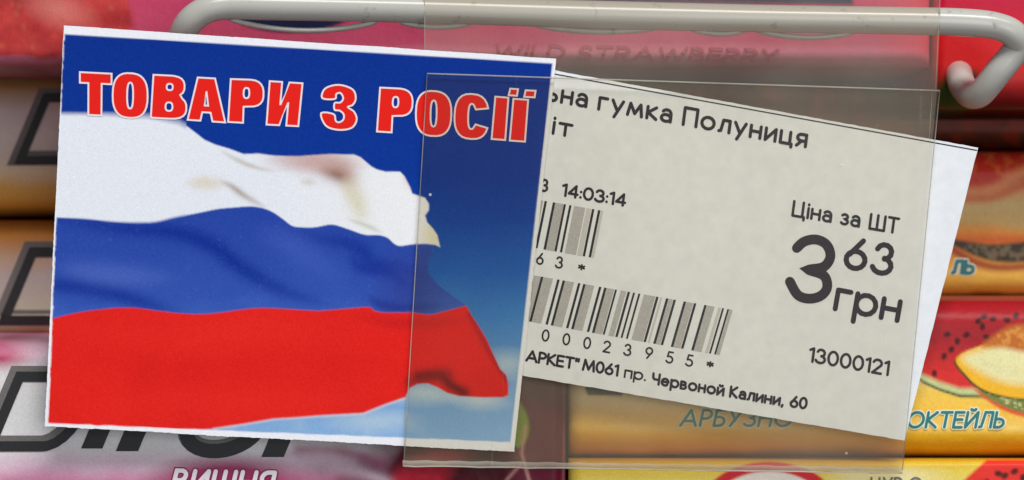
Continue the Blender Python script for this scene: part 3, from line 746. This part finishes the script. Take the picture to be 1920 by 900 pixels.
c.fold(smooth([(60, 410), (150, 416), (230, 428), (330, 436), (400, 462), (450, 500), (500, 530), (560, 556), (630, 578)]), dk, 11, .9)
c.fold(smooth([(-20, 545), (60, 535), (150, 538), (220, 552), (290, 574), (350, 588)]), dk, 11, .85)
c.fold(smooth([(550, 430), (600, 448), (650, 455), (680, 470), (700, 492), (760, 505), (800, 520)]), dk, 10, .7)
c.fold(smooth([(660, 470), (672, 500), (730, 512), (770, 545)]), (16, 46, 150), 8, .7)
c.fold(smooth([(690, 555), (715, 572), (760, 578), (830, 572)]), (30, 40, 130), 7, .7)
c.fold(smooth([(110, 500), (200, 515), (330, 520)]), (86, 112, 198), 14, .5)
c.fold(smooth([(480, 430), (560, 470), (640, 520)]), (70, 98, 196), 16, .45)
c.ell(770, 540, 50, 60, (46, 56, 140), f=.6, alpha=.5)
sp = np.clip((noise(X, Y, 3.2, 105)-.8)*6, 0, 1)*np.clip((fbm(X, Y, 60, 106)-.42)*5, 0, 1); c.mix(sp*.05, (170, 184, 226))
newc = c.C; c.C = old*(1-bm[..., None])+newc*bm[..., None]
# white stripe
top = [(80, 214), (118, 213), (200, 214), (280, 218), (335, 229), (352, 238), (368, 250), (383, 262), (403, 271), (430, 279), (457, 289), (484, 288), (516, 292), (558, 293), (585, 291), (618, 289), (664, 290), (676, 295), (696, 312), (707, 318), (723, 322), (750, 322), (758, 330), (769, 351), (773, 363), (785, 367), (797, 371), (804, 382), (804, 394), (797, 404), (801, 417), (812, 429), (820, 441), (825, 463)]
wh = top+smooth(blue_top, 4)[::-1]
d = c.sdf(wh); soft = np.where(X < 350, 5.0+3*np.clip((X-160)/100, 0, 1), 1.6)*np.where(Y > 300, .35, 1)
soft = np.maximum(soft, 1.5)
wm = np.clip(.5-d/(2*soft), 0, 1)
c2 = Canvas(X, Y, (232, 236, 246))
c2.mix(np.clip((X-480)/300, 0, 1)*.5, (250, 248, 244))
c2.fold(smooth([(500, 292), (550, 298), (600, 304), (640, 316), (655, 335), (655, 358)]), (186, 138, 128), 15, .85)
c2.fold(smooth([(600, 316), (632, 326), (652, 340)]), (140, 92, 74), 9, .8)
c2.ell(600, 305, 70, 14, (208, 176, 172), f=.7, alpha=.6)
c2.fold([(645, 325), (655, 350), (668, 375), (676, 398), (682, 420)], (216, 206, 170), 12, .7)
c2.fold(smooth([(410, 280), (445, 300), (480, 314), (520, 322)]), (196, 182, 170), 3, .7)
c2.fold(smooth([(410, 338), (435, 350), (460, 368), (500, 390)]), (168, 148, 132), 4, .75)
c2.fold([(345, 345), (385, 342), (425, 346)], (222, 212, 196), 8, .9)
c2.fold([(560, 340), (596, 343)], (206, 200, 186), 4, .6)
c2.fold([(645, 408), (690, 424), (720, 438)], (196, 200, 180), 3, .7)
c2.fold([(752, 323), (776, 352), (786, 368)], (206, 160, 150), 5, .5)
c2.ell(815, 440, 18, 24, (232, 226, 190), f=.6, alpha=.8)
c.C = c.C*(1-wm[..., None])+c2.C*wm[..., None]
# red stripe
rd = smooth(red_top, 4)+[(885, 592), (900, 615), (913, 637), (924, 662), (938, 692), (949, 703), (953, 719), (953, 741), (943, 745), (900, 745), (862, 743), (839, 737), (820, 726), (802, 719), (783, 720), (768, 728), (760, 745), (722, 758), (681, 774.5), (598, 779), (560, 783), (513, 785), (456, 795), (400, 803.6), (300, 812), (60, 812)]
rm = np.clip(.5-c.sdf(rd)/3, 0, 1)
c3 = Canvas(X, Y, (232, 34, 28))
c3.mix(np.clip((fbm(X, Y, 90, 107)-.45)*2, 0, 1)*.5, (214, 30, 26))
c3.line(smooth([(785, 706), (825, 704), (845, 722), (870, 736)]), (84, 14, 20), 8, .85)
c3.line([(768, 716), (800, 708), (840, 700)], (150, 26, 30), 8, .6)
c3.line([(880, 590), (920, 665), (950, 712)], (160, 20, 24), 4, .6)
c3.fold(smooth([(660, 590), (730, 604), (800, 606), (880, 598)]), (186, 24, 32), 8, .5)
c3.fold(smooth([(60, 690), (200, 670), (380, 700), (560, 680), (760, 700)]), (218, 24, 22), 26, .35)
c3.fold(smooth([(120, 620), (300, 640), (480, 620), (640, 640)]), (240, 46, 36), 20, .3)
c3.fold(smooth([(150, 770), (340, 750), (560, 760), (700, 740)]), (240, 46, 36), 18, .25)
c.C = c.C*(1-rm[..., None])+c3.C*rm[..., None]
# lighter fringe where red meets the pale sky
c.line([(400, 804.5), (456, 796.5), (513, 787), (598, 781), (681, 776.5), (722, 760), (760, 747)], (226, 206, 210), 1.6, .6)
# halo inside overlapping title letters
# unprinted white borders with a torn left edge
def below(xa, ya, xb, yb): return Y-(ya+(yb-ya)*(X-xa)/(xb-xa))
rag = (fbm(X, Y, 9, 108)-.5)*4.5
wt = np.clip(.5-below(120, 64, 1037, 119)/2.4, 0, 1)
wb = np.clip(.5+(below(88, 793.5, 958, 829)+(noise(X, Y, 14, 111)-.5)*1.5)/2.4, 0, 1)
xr = 1036+(957-1036)*(Y-118)/(829-118); wr_ = np.clip(.5+(X-xr+rag*.1)/2.4, 0, 1)
xl = 121+(88-121)*(Y-48)/(797-48)+.2+2.0*np.clip((Y-300)/400, 0, 1); wl = np.clip(.5+(xl+rag*.75-X)/2.0, 0, 1)
border = np.maximum.reduce([wt, wb, wr_, wl])
c.mix(border, (242, 243, 250))
# print grain
gr = rng.normal(0, 1, X.shape); c.C = np.clip(c.C*(1+.022*gr[..., None])+.002*gr[..., None], 0, 1)
dep = YC+curl(X, Y)
Pf = P_arr(X, Y, dep)
g = grid_mesh('card', Pf, c.C, M_print, fc, back=None)
# rear face and cut edge of the stock
idx = np.concatenate([np.stack([X[0, ::6], Y[0, ::6]], -1), np.stack([X[::6, -1], Y[::6, -1]], -1), np.stack([X[-1, ::-6], Y[-1, ::-6]], -1), np.stack([X[::-6, 0], Y[::-6, 0]], -1)])
X2, Y2 = quad_grid((cTL, cTR, cBR, cBL), 12.0)
X2[0] += 0; dep2 = YC+curl(X2, Y2)+.00025
h2, w2 = X2.shape; V2 = P_arr(X2, Y2, dep2).reshape(-1, 3); ii = np.arange(h2*w2).reshape(h2, w2)
F2 = np.stack([ii[:-1, :-1].ravel(), ii[:-1, 1:].ravel(), ii[1:, 1:].ravel(), ii[1:, :-1].ravel()], -1)
ringp = [(X2[j, i], Y2[j, i]) for j, i in ([(0, i) for i in range(w2)]+[(j, w2-1) for j in range(1, h2)]+[(h2-1, i) for i in range(w2-2, -1, -1)]+[(j, 0) for j in range(h2-2, 0, -1)])]
V2 = list(map(tuple, V2)); F2 = [tuple(map(int, f)) for f in F2]
o0 = len(V2); nr = len(ringp)
V2 += [P(a, b3, YC+.00002+float(curl(a, b3))) for a, b3 in ringp]+[P(a, b3, YC+.00025+float(curl(a, b3))) for a, b3 in ringp]
F2 += [(o0+i, o0+(i+1) % nr, o0+nr+(i+1) % nr, o0+nr+i) for i in range(nr)]
mesh('card_backing', V2, F2, M_white, fc)

# ---- title lettering: heavy condensed capitals with white outlines
def sup(cx, cy, rx, ry, a0, a1, n=22, p=2.6):
    o = []
    for t in np.linspace(a0, a1, n):
        r = math.radians(t); cc, ss = math.cos(r), math.sin(r)
        o.append((cx+rx*math.copysign(abs(cc)**(2/p), cc), cy+ry*math.copysign(abs(ss)**(2/p), ss)))
    return o
HG = {
 'Т': [[(0, 1), (1, 1), (1, .75), (.69, .75), (.69, 0), (.27, 0), (.27, .75), (0, .75)]],
 'О': [sup(.5, .5, .5, .5, 0, 350, 30), sup(.5, .5, .085, .29, 0, 350, 20)],
 'В': [[(0, 0), (0, 1), (.5, 1)]+sup(.5, .76, .44, .24, 80, -50, 8)+[(.84, .53)]+sup(.5, .27, .5, .27, 45, -90, 9), sup(.5, .735, .09, .075, 0, 345, 12), sup(.5, .28, .10, .10, 0, 345, 12)],
 'А': [[(0, 0), (.27, 1), (.73, 1), (1, 0), (.66, 0), (.61, .2), (.39, .2), (.34, 0)], [(.455, .36), (.545, .36), (.5, .70)]],
 'Р': [[(0, 0), (0, 1), (.55, 1)]+sup(.55, .69, .45, .31, 85, -90, 12)+[(.42, .37), (.42, 0)], sup(.49, .69, .085, .12, 0, 345, 12)],
 'И': [[(0, 0), (0, 1), (.38, 1), (.38, .46), (.6, 1), (1, 1), (1, 0), (.62, 0), (.62, .54), (.40, 0)]],
 'З': [smooth([(.0, .68), (.08, .9), (.46, 1), (.86, .92), (.96, .73), (.88, .58), (.74, .52), (.92, .43), (1, .26), (.86, .07), (.48, 0), (.12, .07), (-.02, .34), (.34, .34), (.40, .2), (.50, .17), (.62, .24), (.62, .36), (.50, .43), (.36, .44), (.36, .59), (.52, .61), (.60, .71), (.52, .82), (.40, .79), (.36, .68)], 4, closed=True)],
 'С': [sup(.5, .5, .5, .5, 18, 180, 12)+sup(.5, .5, .5, .5, 190, 338, 12)+[(.62, .33)]+sup(.5, .5, .10, .28, 300, 180, 8)+sup(.5, .5, .10, .28, 170, 60, 8)+[(.62, .66)]],
 'І': [[(0, 0), (0, 1), (1, 1), (1, 0)]],
}
HG['dot'] = [[(0, 0), (0, 1), (1, 1), (1, 0)]]
# letter, bottom-left, bottom-right, top-right, top-left (of the red face, photo pixels)
TT = [('Т', (151, 214), (207, 217), (208, 139), (151, 136)), ('О', (212, 219), (275, 222), (276, 140), (213, 136)),
      ('В', (284, 220), (348, 224), (349, 144), (289, 141)), ('А', (353, 224), (421, 229), (421, 149), (353, 145)),
      ('Р', (429, 228), (493, 232), (493, 151), (434, 149)), ('И', (501, 233), (558, 236), (566, 157), (507, 153)),
      ('З', (604, 240), (667, 246), (669, 162), (606, 158)), ('Р', (708, 246), (771, 250), (773, 168), (714, 165)),
      ('О', (780, 253), (844, 256), (846, 174), (782, 169)), ('С', (852, 258), (914, 262), (916, 179), (855, 175)),
      ('І', (923, 260), (946, 262), (952, 184), (930, 182)), ('І', (957, 263), (983, 265), (989, 188), (964, 186)),
      ('dot', (955, 178), (968, 179), (970, 168), (958, 167)), ('dot', (984, 181), (1001, 182), (1003, 171), (987, 170))]
for ch, bl_, br_, tr_, tl_ in TT:
    bl_, br_, tr_, tl_ = [np.array(t, float)+np.array(o) for t, o in zip((bl_, br_, tr_, tl_), ((-1.3, .6), (1.3, .6), (1.3, -.8), (-1.3, -.8)))]
    loops = [[tuple((bl_*(1-a)+br_*a)*(1-b)+(tl_*(1-a)+tr_*a)*b) for a, b in lp] for lp in HG[ch]]
    tris = tessellate_polygon([[Vector((a, -b, 0)) for a, b in lp] for lp in loops])
    flat = [p for lp in loops for p in lp]
    mesh('letter', [P(a, b, YC-.00003+float(curl(a, b))) for a, b in flat], tris, M_red, fc)
    I = Ink()
    for lp in loops: I.ribbon(lp, 3.3, YC-.00006, closed=True, depth=lambda a, b: float(curl(a, b)))
    I.build('letter_outline', M_outline, fc)
adopt(fc)

# =================================================================== CLEAR SLEEVE
hs = empty('label_sleeve', P(1250, 880, .0008), 'clear plastic price label sleeve hanging in front of the wire and holding both cards', 'label holder')
YB = .00105; YF = -.00075
extruded('back_sheet', [(795, -90), (1768, -80), (1757, 172), (1692, 880), (757, 868), (797, 138)], YB, YB+.0003, M_back, hs)
extruded('front_sheet', [(801, 138), (1762, 170), (1692, 882), (757, 870)], YF, YF+.0003, M_front, hs)
def rod(name, pp, r, m, K=8):
    """thin rounded plastic edge along px points (x, y, depth)"""
    V = []; F = []; q = [np.array(P(*p)) for p in pp]; n = len(q)
    for i, p in enumerate(q):
        t = q[min(i+1, n-1)]-q[max(i-1, 0)]; t /= np.linalg.norm(t); a = np.array([0, 1., 0]); a -= t*np.dot(a, t); a /= np.linalg.norm(a); b5 = np.cross(t, a)
        for k in range(K):
            th = 2*math.pi*k/K; V.append(p+(a*math.cos(th)+b5*math.sin(th))*r)
    for i in range(n-1):
        for k in range(K): F.append((i*K+k, i*K+(k+1) % K, (i+1)*K+(k+1) % K, (i+1)*K+k))
    F.append(tuple(range(K))); F.append(tuple((n-1)*K+k for k in range(K)))
    return mesh(name, V, F, m, hs, shade=True)
def ln(a, b, y, n=8): return [(a[0]+(b[0]-a[0])*t/n, a[1]+(b[1]-a[1])*t/n, y) for t in range(n+1)]
yf = YF+.00015; yb = YB+.00015
rod('cut_edge', ln((801, 138), (1762, 170), yf), .00011, M_cut)
rod('cut_edge', ln((801, 138), (757, 870), yf), .00007, M_cut)
rod('cut_edge', ln((1762, 170), (1692, 882), yf), .00008, M_cut)
rod('cut_edge', ln((795, -90), (797, 138), yb, 4), .00006, M_cut)
rod('cut_edge', ln((1766, -80), (1754, 172), yb, 4), .00006, M_cut)
rod('cut_edge', ln((1748, 172), (1742, 262), yb, 4), .00005, M_cut)
# bottom fold that joins the two sheets
prof = [(YF, 0), (YF-.0001, 4), (YF+.0001, 9), (YF+.0006, 12), (YB, 12), (YB+.0003, 8), (YB+.0003, 0)]
V = []; F = []; NX = 60
for i in range(NX+1):
    t = i/NX; x = 755+(1692-755)*t; y = 869+(882-869)*t+.8*math.sin(i*1.7)
    for d_, dy in prof: V.append(P(x, y+dy-6, d_))
kp = len(prof)
for i in range(NX):
    for k in range(kp-1): F.append((i*kp+k, (i+1)*kp+k, (i+1)*kp+k+1, i*kp+k+1))
mesh('bottom_fold', V, F, M_fold, hs, shade=True)
rod('fold_highlight', [(756+(1692-756)*t/40, 874+13*t/40+random.uniform(-.8, .8), YF-.0001) for t in range(41)], .00010, M_cut)
adopt(hs)
